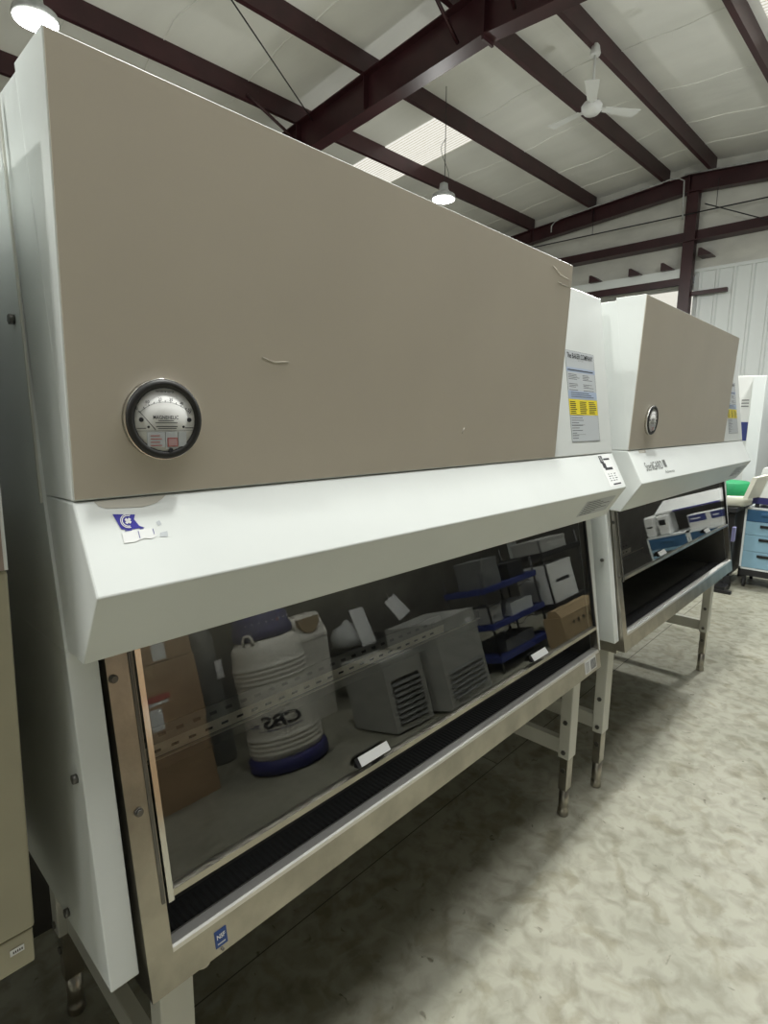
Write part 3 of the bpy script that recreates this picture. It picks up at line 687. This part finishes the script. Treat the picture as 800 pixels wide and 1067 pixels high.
# CBS lettering bent round the vessel
def curved(body, ang, z, w, h, r, parent, matn, nm):
    o = text(nm, body, (0, 0, 0), (1, 0, 0), (0, 0, 1), w, h, matn, None, t=0, bold=.03, shear=.15)
    me = o.data
    for v in me.vertices:
        th = math.radians(ang) + (v.co.x - w / 2) / r
        zz = v.co.z
        v.co = Vector((r * math.cos(th), r * math.sin(th), z + zz))
    o.parent = parent
    for v in me.vertices: v.co += Vector((DX, DY, 0)) - ORI[parent]
    ORI[o] = ORI[parent]
    return o
curved('CBS', 122, .345, .31, .095, .2895, db, 'ink', 'vessel_lettering')
m = MB()
for (a0, a1, z0, z1) in ((88, 160, .328, .333), (158, 178, .36, .367), (158, 176, .378, .385)):
    n = 14
    for i in range(n):
        ta, tb = [math.radians(a0 + (a1 - a0) * (i + j) / n) for j in (0, 1)]; r = .2893
        q = [(DX + r * math.cos(t_), DY + r * math.sin(t_)) for t_ in (ta, tb)]; q2 = [(DX + (r + .0006) * math.cos(t_), DY + (r + .0006) * math.sin(t_)) for t_ in (ta, tb)]
        m.hexa([(*q[0], z0), (*q[1], z0), (*q2[1], z0), (*q2[0], z0), (*q[0], z1), (*q[1], z1), (*q2[1], z1), (*q2[0], z1)])
finish(m, 'vessel_stripe', 'navy', db)
# tall grey cylinder between cartons and dewar
gt_ = thing('gas_cylinder', 'tall grey gas cylinder between the carton stack and the dewar', 'cylinder', (2.06, -3.62, 0))
m = MB(); m.lathe([(.12, 0), (.125, .02), (.125, 1.05), (.10, 1.15), (.04, 1.2)], (2.06, -3.62, 0)); finish(m, 'body', 'greydark', gt_)
m = MB(); m.lathe([(.035, 1.2), (.05, 1.21), (.05, 1.30), (.02, 1.32)], (2.06, -3.62, 0)); finish(m, 'valve', 'chrome', gt_)
m = MB(); m.box(2.10, 2.17, -3.49, -3.488, .70, .86); finish(m, 'paper_tag', 'paper', gt_)
# swing-top bin
sb = thing('swing_top_bin', 'cream swing-top bin with brown flap behind the dewar', 'bin', (3.12, -3.62, 0))
m = MB(); m.hexa([(2.98, -3.78, 0), (3.26, -3.78, 0), (3.26, -3.46, 0), (2.98, -3.46, 0), (2.93, -3.83, .76), (3.31, -3.83, .76), (3.31, -3.41, .76), (2.93, -3.41, .76)]); finish(m, 'body', 'dewar', sb)
m = MB(); m.prism([(-3.84, .76), (-3.40, .76), (-3.40, .80), (-3.50, 1.02), (-3.74, 1.02), (-3.84, .80)], 2.92, 3.32, bev=.01); ld_ = finish(m, 'lid', 'dewar', sb)
m = MB(); m.prism([(2.98 + .14 - .13 * math.cos(t / 12 * math.pi), .985 - .15 * math.sin(t / 12 * math.pi)) for t in range(13)], -3.447, -3.40, 'y'); finish(m, 'flap', 'kraft', sb)
# low dark table with white things
tb = thing('low_table', 'low black table behind the grey machines across the aisle', 'table', (3.85, -3.55, 0))
m = MB(); m.box(3.42, 4.35, -3.9, -3.2, .50, .54, bev=.004); finish(m, 'tabletop', 'blk_steel', tb)
for lx in (3.47, 4.30):
    for ly in (-3.85, -3.25): m = MB(); m.box(lx - .02, lx + .02, ly - .02, ly + .02, 0, .50); finish(m, 'leg', 'blk_steel', tb)
def tiny(name, mb, mats, label, cat, group=None): return tag(finish(mb, name, mats), label, cat, group)
m = MB(); m.lathe([(.12, .54), (.19, .58), (.20, .68), (.15, .76), (.05, .79), (.02, .83)], (3.66, -3.5, 0), 32); tiny('round_vessel', m, 'clear', 'round whitish vessel on the low black table', 'vessel')
m = MB(); m.hexa([(3.62, -3.27, .541), (3.80, -3.25, .541), (3.80, -3.245, .541), (3.62, -3.265, .541), (3.60, -3.34, .93), (3.78, -3.32, .93), (3.78, -3.315, .93), (3.60, -3.335, .93)]); tiny('paper_sheet', m, 'paper', 'white paper sheet leaning upright on the low black table', 'paper')
t = thing('hanging_tag', 'white paper tag hung askew on a wire near the blue shelving', 'tag', (3.95, -3.05, .72))
m = MB(); m.hexa([(3.98, -3.02, .70), (4.16, -3.02, .76), (4.16, -3.012, .76), (3.98, -3.012, .70), (3.86, -3.06, .92), (4.03, -3.06, .98), (4.03, -3.052, .98), (3.86, -3.052, .92)]); finish(m, 'card', 'paper', t)
m = MB(); m.tube([(3.94, -3.06, .95), (3.95, -3.1, 1.05), (4.0, -3.2, 1.0), (4.1, -3.35, .8), (4.15, -3.45, .545)], .004, 5); finish(m, 'wire', 'chrome', t)
# two grey ice machines
def machine(o, fdir, fw, depth, h, label, louv, ledge):
    fdir = Vector((*fdir, 0)).normalized(); dd = Vector((fdir.y, -fdir.x, 0))      # depth away from the cabinets
    if dd.y > 0: dd = -dd
    t = thing('ice_machine', label, 'machine', Vector((*o, 0)) + fdir * fw / 2 + dd * depth / 2, 'grey machines across the aisle')
    O = Vector((*o, 0)); P = lambda a, b, z: O + fdir * a + dd * b + Vector((0, 0, z))
    m = MB(); m.hexa([P(0, 0, .02), P(fw, 0, .02), P(fw, depth, .02), P(0, depth, .02), P(0, 0, h), P(fw, 0, h), P(fw, depth, h), P(0, depth, h)]); finish(m, 'body', 'greymach', t)
    z0, z1, side = louv; m = MB(); z = z0
    m.hexa([P(.05, -.002, z0 - .02), P(fw - .05, -.002, z0 - .02), P(fw - .05, .002, z0 - .02), P(.05, .002, z0 - .02), P(.05, -.002, z1), P(fw - .05, -.002, z1), P(fw - .05, .002, z1), P(.05, .002, z1)])
    finish(m, 'louver_panel', side, t); m = MB()
    while z < z1 - .02:
        m.hexa([P(.055, -.004, z), P(fw - .055, -.004, z), P(fw - .055, -.020, z), P(.055, -.020, z), P(.055, -.004, z + .022), P(fw - .055, -.004, z + .022), P(fw - .055, -.012, z + .008), P(.055, -.012, z + .008)]); z += .042
    finish(m, 'louver', 'greydark', t)
    if ledge:
        m = MB(); m.hexa([P(fw - .16, -.006, h - .12), P(fw - .08, -.006, h - .12), P(fw - .08, .001, h - .12), P(fw - .16, .001, h - .12), P(fw - .16, -.006, h - .07), P(fw - .08, -.006, h - .07), P(fw - .08, .001, h - .07), P(fw - .16, .001, h - .07)]); finish(m, 'name_plate', 'paper', t)
    for (a, b) in ((.05, .05), (fw - .05, .05), (.05, depth - .05), (fw - .05, depth - .05)): m = MB(); m.cyl(P(a, b, 0), P(a, b, .025), .02, seg=10); finish(m, 'foot', 'rubber', t)
machine((2.77, -2.13), (.98, .12), .40, .58, .58, 'low grey machine with black louvres beside the dewar', (.08, .42, 'black'), False)
machine((3.27, -1.95), (1, -.06), .63, .55, .75, 'taller grey machine with louvres between the dewar and the blue shelving', (.10, .36, 'greymach'), True)
# blue shelving
def rack(x0, x1, y0, y1, levels, h, label, sm, name='wire_shelving'):
    t = thing(name, label, 'shelving', ((x0 + x1) / 2, (y0 + y1) / 2, 0))
    for zz in levels:
        m = MB(); m.box(x0, x1, y0, y1, zz, zz + .012); e = .018
        m.box(x0, x1, y1 - .01, y1 + .008, zz - .03, zz + .03, bev=.006); m.box(x0 - .008, x0 + .01, y0, y1, zz - .03, zz + .03, bev=.006); m.box(x1 - .01, x1 + .008, y0, y1, zz - .03, zz + .03, bev=.006); finish(m, 'shelf', sm, t)
    for lx in (x0 + .02, x1 - .02):
        for ly in (y0 + .02, y1 - .025): m = MB(); m.cyl((lx, ly, 0), (lx, ly, h), .013, seg=10); finish(m, 'post', 'blk_steel', t)
    return t
rack(4.30, 5.32, -2.62, -2.10, (.14, .46, .82), 1.0, 'black-posted shelving with blue shelf rims across the aisle', 'rackblue')
rack(5.42, 6.36, -2.60, -2.02, (.40, .98), 1.15, 'black shelving with white boxes beside the blue-rimmed shelving', 'blk_steel', 'metal_shelving')
def bx(name, x0, x1, y0, y1, z0, z1, mm, label, cat, bev=.006, mark=None):
    t = thing(name, label, cat, ((x0 + x1) / 2, (y0 + y1) / 2, z0)); m = MB(); m.box(x0, x1, y0, y1, z0, z1, bev=bev); finish(m, 'body', mm, t)
    m = MB(); m.box(x0 - .004, x1 + .004, y0 - .004, y1 + .004, z1 - .03, z1 + .002, bev=.003); finish(m, 'lid', mm, t)
    if mark:
        m = MB(); m.box(x0 + (x1 - x0) * .22, x1 - (x1 - x0) * .22, y1, y1 + .002, z0 + (z1 - z0) * .5, z0 + (z1 - z0) * .58); finish(m, 'print_mark', mark, t)
    return t
bx('storage_box', 5.47, 6.05, -2.45, -2.04, .413, .86, 'box_white', 'white box with a dark printed line on the black shelving', 'box', mark='ink')
bx('storage_box', 5.50, 6.10, -2.45, -2.06, .993, 1.15, 'greymach', 'flat grey box on top of the black shelving', 'box')
bx('storage_box', 4.42, 4.72, -2.5, -2.16, .8335, 1.12, 'greydark', 'dark grey box on the top blue-rimmed shelf', 'box')
bx('storage_box', 4.75, 5.18, -2.45, -2.15, .4735, .60, 'clear', 'clear plastic bin on the middle blue-rimmed shelf', 'box')
bx('storage_box', 4.40, 4.62, -2.45, -2.18, .4735, .64, 'greymach', 'grey instrument on the middle blue-rimmed shelf', 'instrument')
bx('storage_box', 4.95, 5.25, -2.5, -2.2, .8335, 1.0, 'blk_steel', 'black box at the right of the top blue-rimmed shelf', 'box')
bx('storage_box', 4.55, 5.10, -2.5, -2.18, .1535, .27, 'greydark', 'dark tray on the lowest blue-rimmed shelf', 'tray')
# cables on the top shelf
rr = random.Random(5)
for k, lab in enumerate(('black cable draped along the top blue-rimmed shelf', 'black cable hanging down from the middle blue-rimmed shelf')):
    pts = [Vector((4.35 + i * .06, -2.07 + .012 * math.sin(i * 1.3), (.80, .44)[k] - .05 * abs(math.sin(i * .55 + k)))) for i in range(14)]
    m = MB(); m.tube(pts, .006, 6); tiny('cable', m, 'wire', lab, 'cable')
# kraft carton on the floor with hand holes
t = thing('kraft_carton', 'brown carton with hand holes standing under the black shelving', 'box', (5.55, -1.98, 0))
m = MB(); m.hexa([(5.02, -1.99, 0), (5.9, -1.96, 0), (5.9, -1.75, 0), (5.02, -1.78, 0), (5.02, -1.99, .34), (5.9, -1.96, .34), (5.9, -1.75, .34), (5.02, -1.78, .34)]); finish(m, 'body', 'kraft', t)
m = MB(); m.prism([(-1.96, .3405), (-1.79, .3405), (-1.84, .41), (-1.92, .41)], 5.05, 5.87); finish(m, 'flap', 'kraft', t)
for a in (5.25, 5.36, 5.47, 5.62): m = MB(); m.cyl((a, -1.778 + (a - 5.02) * .034, .25), (a, -1.772 + (a - 5.02) * .034, .25), .020, seg=12); finish(m, 'hand_hole', 'slot', t)

# ================================================================== FAR END: DRAWER CARTS, BENCH
CX = 6.6
carts = ((.02, .47, 'blue drawer cart with white frame, at the right edge beyond the second cabinet'),
         (-.445, .005, 'second blue drawer cart from the black bench, out to the right'),
         (-.905, -.455, 'third blue drawer cart from the black bench, seen in the far sash'),
         (-1.365, -.915, 'fourth blue drawer cart from the black bench, seen in the far sash'))
for (ya, yb, lab) in carts:
    t = thing('drawer_cart', lab, 'cart', (CX + .25, (ya + yb) / 2, 0), 'blue drawer carts at the far end')
    m = MB(); f = .018
    m.box(CX, CX + .5, ya, ya + f, .20, .86); m.box(CX, CX + .5, yb - f, yb, .20, .86); m.box(CX, CX + .5, ya, yb, .842, .86); m.box(CX, CX + .5, ya, yb, .20, .218); m.box(CX + .02, CX + .5, ya + f, yb - f, .218, .842); finish(m, 'frame', 'cartframe', t)
    zs = (.222, .40, .575, .715, .840)
    for i in range(4):
        m = MB(); m.box(CX - .004, CX + .3, ya + f + .002, yb - f - .002, zs[i], zs[i + 1] - .004, bev=.002); dr = finish(m, 'drawer', 'dblue' if i == 3 else 'lblue', t)
        zc = zs[i + 1] - .045; yc = (ya + yb) / 2; m = MB(); m.box(CX - .022, CX - .003, yc - .075, yc + .075, zc - .014, zc + .014, bev=.004); finish(m, 'handle', 'black' if i < 3 else 'dblue', dr)
    m = MB(); m.box(CX + .01, CX + .49, ya + .01, yb - .01, .13, .20); finish(m, 'base', 'blk_steel', t)
    for (a, b) in ((.05, .05), (.05, .40), (.45, .05), (.45, .40)):
        m = MB(); m.cyl((CX + a - .0, ya + b - .012, .045), (CX + a, ya + b + .012, .045), .045, seg=18); m.box(CX + a - .02, CX + a + .02, ya + b - .018, ya + b + .018, .075, .131); finish(m, 'caster', 'rubber', t)
# black bench beside the carts
t = thing('black_bench', 'black bench carrying the green-lidded device, left of the blue drawer cart', 'bench', (6.75, .95, 0))
m = MB(); m.box(6.35, 7.15, .50, 1.5, .82, .87, bev=.004); finish(m, 'benchtop', 'blk_steel', t)
m = MB(); m.box(6.42, 7.1, .52, 1.45, .14, .80); finish(m, 'cupboard', 'black', t)
for (a, b) in ((6.40, .53), (6.40, 1.45), (7.1, .53), (7.1, 1.45)): m = MB(); m.box(a - .03, a + .03, b - .03, b + .03, 0, .14); finish(m, 'leg', 'blk_steel', t)
m = MB(); m.box(6.20, 6.46, .50, .60, .02, .06); m.box(6.18, 6.24, .44, .66, 0, .03); finish(m, 'stabilizer_foot', 'blk_steel', t)
# green lidded device
gd = thing('green_lidded_device', 'cream bench device with a round green lid, on the black bench', 'device', (6.62, .52, .87))
c = (6.60, .66, .871); m = MB(); m.lathe([(.20, 0), (.235, .02), (.24, .10), (.225, .115)], c, 40); finish(m, 'base', 'creamdev', gd)
m = MB(); m.lathe([(.215, .115), (.218, .13), (.214, .235), (.195, .25), (.05, .255)], c, 40); finish(m, 'lid', 'green', gd)
m = MB(); m.hexa([(6.36, .42, .975), (6.60, .36, .975), (6.60, .40, .975), (6.36, .46, .975), (6.38, .36, 1.19), (6.60, .29, 1.21), (6.60, .34, 1.21), (6.38, .40, 1.19)]); finish(m, 'side_guard', 'creamdev', gd)
# white instrument on the first cart
t = thing('white_instrument', 'white instrument with dark blue base on the blue cart at the right edge', 'instrument', (6.85, .22, .86))
m = MB(); m.box(6.62, 7.06, .06, .42, .90, .97, bev=.008); finish(m, 'base', 'navy', t)
m = MB(); m.hexa([(6.62, .05, .97), (7.06, .05, .97), (7.06, .41, .97), (6.62, .41, .97), (6.68, .08, 1.27), (7.04, .08, 1.27), (7.04, .37, 1.27), (6.68, .37, 1.27)]); finish(m, 'housing', 'box_white', t)
for (a, b) in ((6.66, .1), (6.66, .38), (7.02, .1), (7.02, .38)): m = MB(); m.cyl((a, b, .86), (a, b, .905), .02, seg=10); finish(m, 'foot', 'rubber', t)
# things on the other carts
def appliance(y0, y1, z1, lab, dark):
    t = thing('white_appliance', lab, 'appliance', (6.8, (y0 + y1) / 2, .86)); m = MB(); m.box(6.63, 6.95, y0, y1, .862, z1, bev=.02); finish(m, 'housing', 'box_white', t)
    yc = (y0 + y1) / 2
    m = MB()
    if dark: m.box(6.618, 6.635, yc - .035, yc + .035, z1 - .11, z1 - .05, bev=.004)
    else: m.box(6.622, 6.635, yc - .03, yc + .03, z1 - .13, z1 - .115)
    finish(m, 'panel', 'black', t)
appliance(-1.36, -1.245, 1.10, 'white rounded appliance on the fourth drawer cart, left of the pair in the far sash', False)
appliance(-1.215, -1.09, 1.09, 'white appliance with a black window on the fourth drawer cart', True)
t = thing('blue_sign_box', 'long white box with blue panels on the third drawer cart', 'box', (6.75, -.68, .86))
m = MB(); m.box(6.63, 6.85, -.88, -.47, .862, 1.03, bev=.004); b_ = finish(m, 'body', 'box_white', t)
for (a, b) in ((-.87, -.69), (-.64, -.50)):
    m = MB(); m.box(6.626, 6.631, a, b, .945, 1.02); pn = finish(m, 'blue_panel', 'rackblue', t)
    m = MB(); m.box(6.6245, 6.6262, a + .02, b - .06, .975, .988); finish(m, 'print_mark', 'paper', pn)
t = thing('display_shelf', 'white slanted shelf above the drawer carts with a violet edge strip', 'shelf', (7.1, -.8, .86))
m = MB(); m.hexa([(6.75, -1.25, 1.10), (6.75, -.25, 1.10), (7.15, -.25, 1.22), (7.15, -1.25, 1.22), (6.75, -1.25, 1.12), (6.75, -.25, 1.12), (7.15, -.25, 1.24), (7.15, -1.25, 1.24)]); finish(m, 'panel', 'box_white', t)
m = MB(); m.box(6.742, 6.752, -1.05, -.55, 1.103, 1.118); finish(m, 'edge_strip', 'purple', t)
for a in (-1.2, -.3): m = MB(); m.box(7.12, 7.15, a - .015, a + .015, .86, 1.21); finish(m, 'support', 'blk_steel', t)
# tall white upright behind the bench
t = thing('upright_cabinet', 'tall white upright cabinet beyond the second biosafety cabinet', 'cabinet', (8.0, 1.1, 0))
m = MB(); m.box(7.62, 8.35, .72, 1.6, .05, 2.28, bev=.008); finish(m, 'body', 'box_white', t)
m = MB(); m.box(7.55, 8.35, .585, .715, 0, 2.27, bev=.006); finish(m, 'front_frame', 'wallmetal', t)
m = MB()
for i in range(3): m.box(7.6165, 7.6205, .745, .82, 1.92 + i * .035, 1.932 + i * .035)
finish(m, 'print_mark', 'greydark', t)
m = MB(); m.box(7.614, 7.6205, .73, .80, 1.52, 1.74); finish(m, 'blue_notice', 'rackblue', t)
# dark shelving with clutter at the right edge
t = rack(8.6, 9.1, -.6, .50, (.5, 1.05, 1.6), 1.95, 'dark shelving beyond the carts at the right edge', 'blk_steel', 'storage_rack')
bx('equipment_case', 8.64, 9.05, -.2, .46, 1.615, 1.92, 'dirt', 'dark equipment case on the top shelf of the far dark shelving', 'case')
bx('equipment_case', 8.64, 9.05, -.1, .47, 1.065, 1.45, 'greydark', 'grey equipment case on the middle shelf of the far dark shelving', 'case')
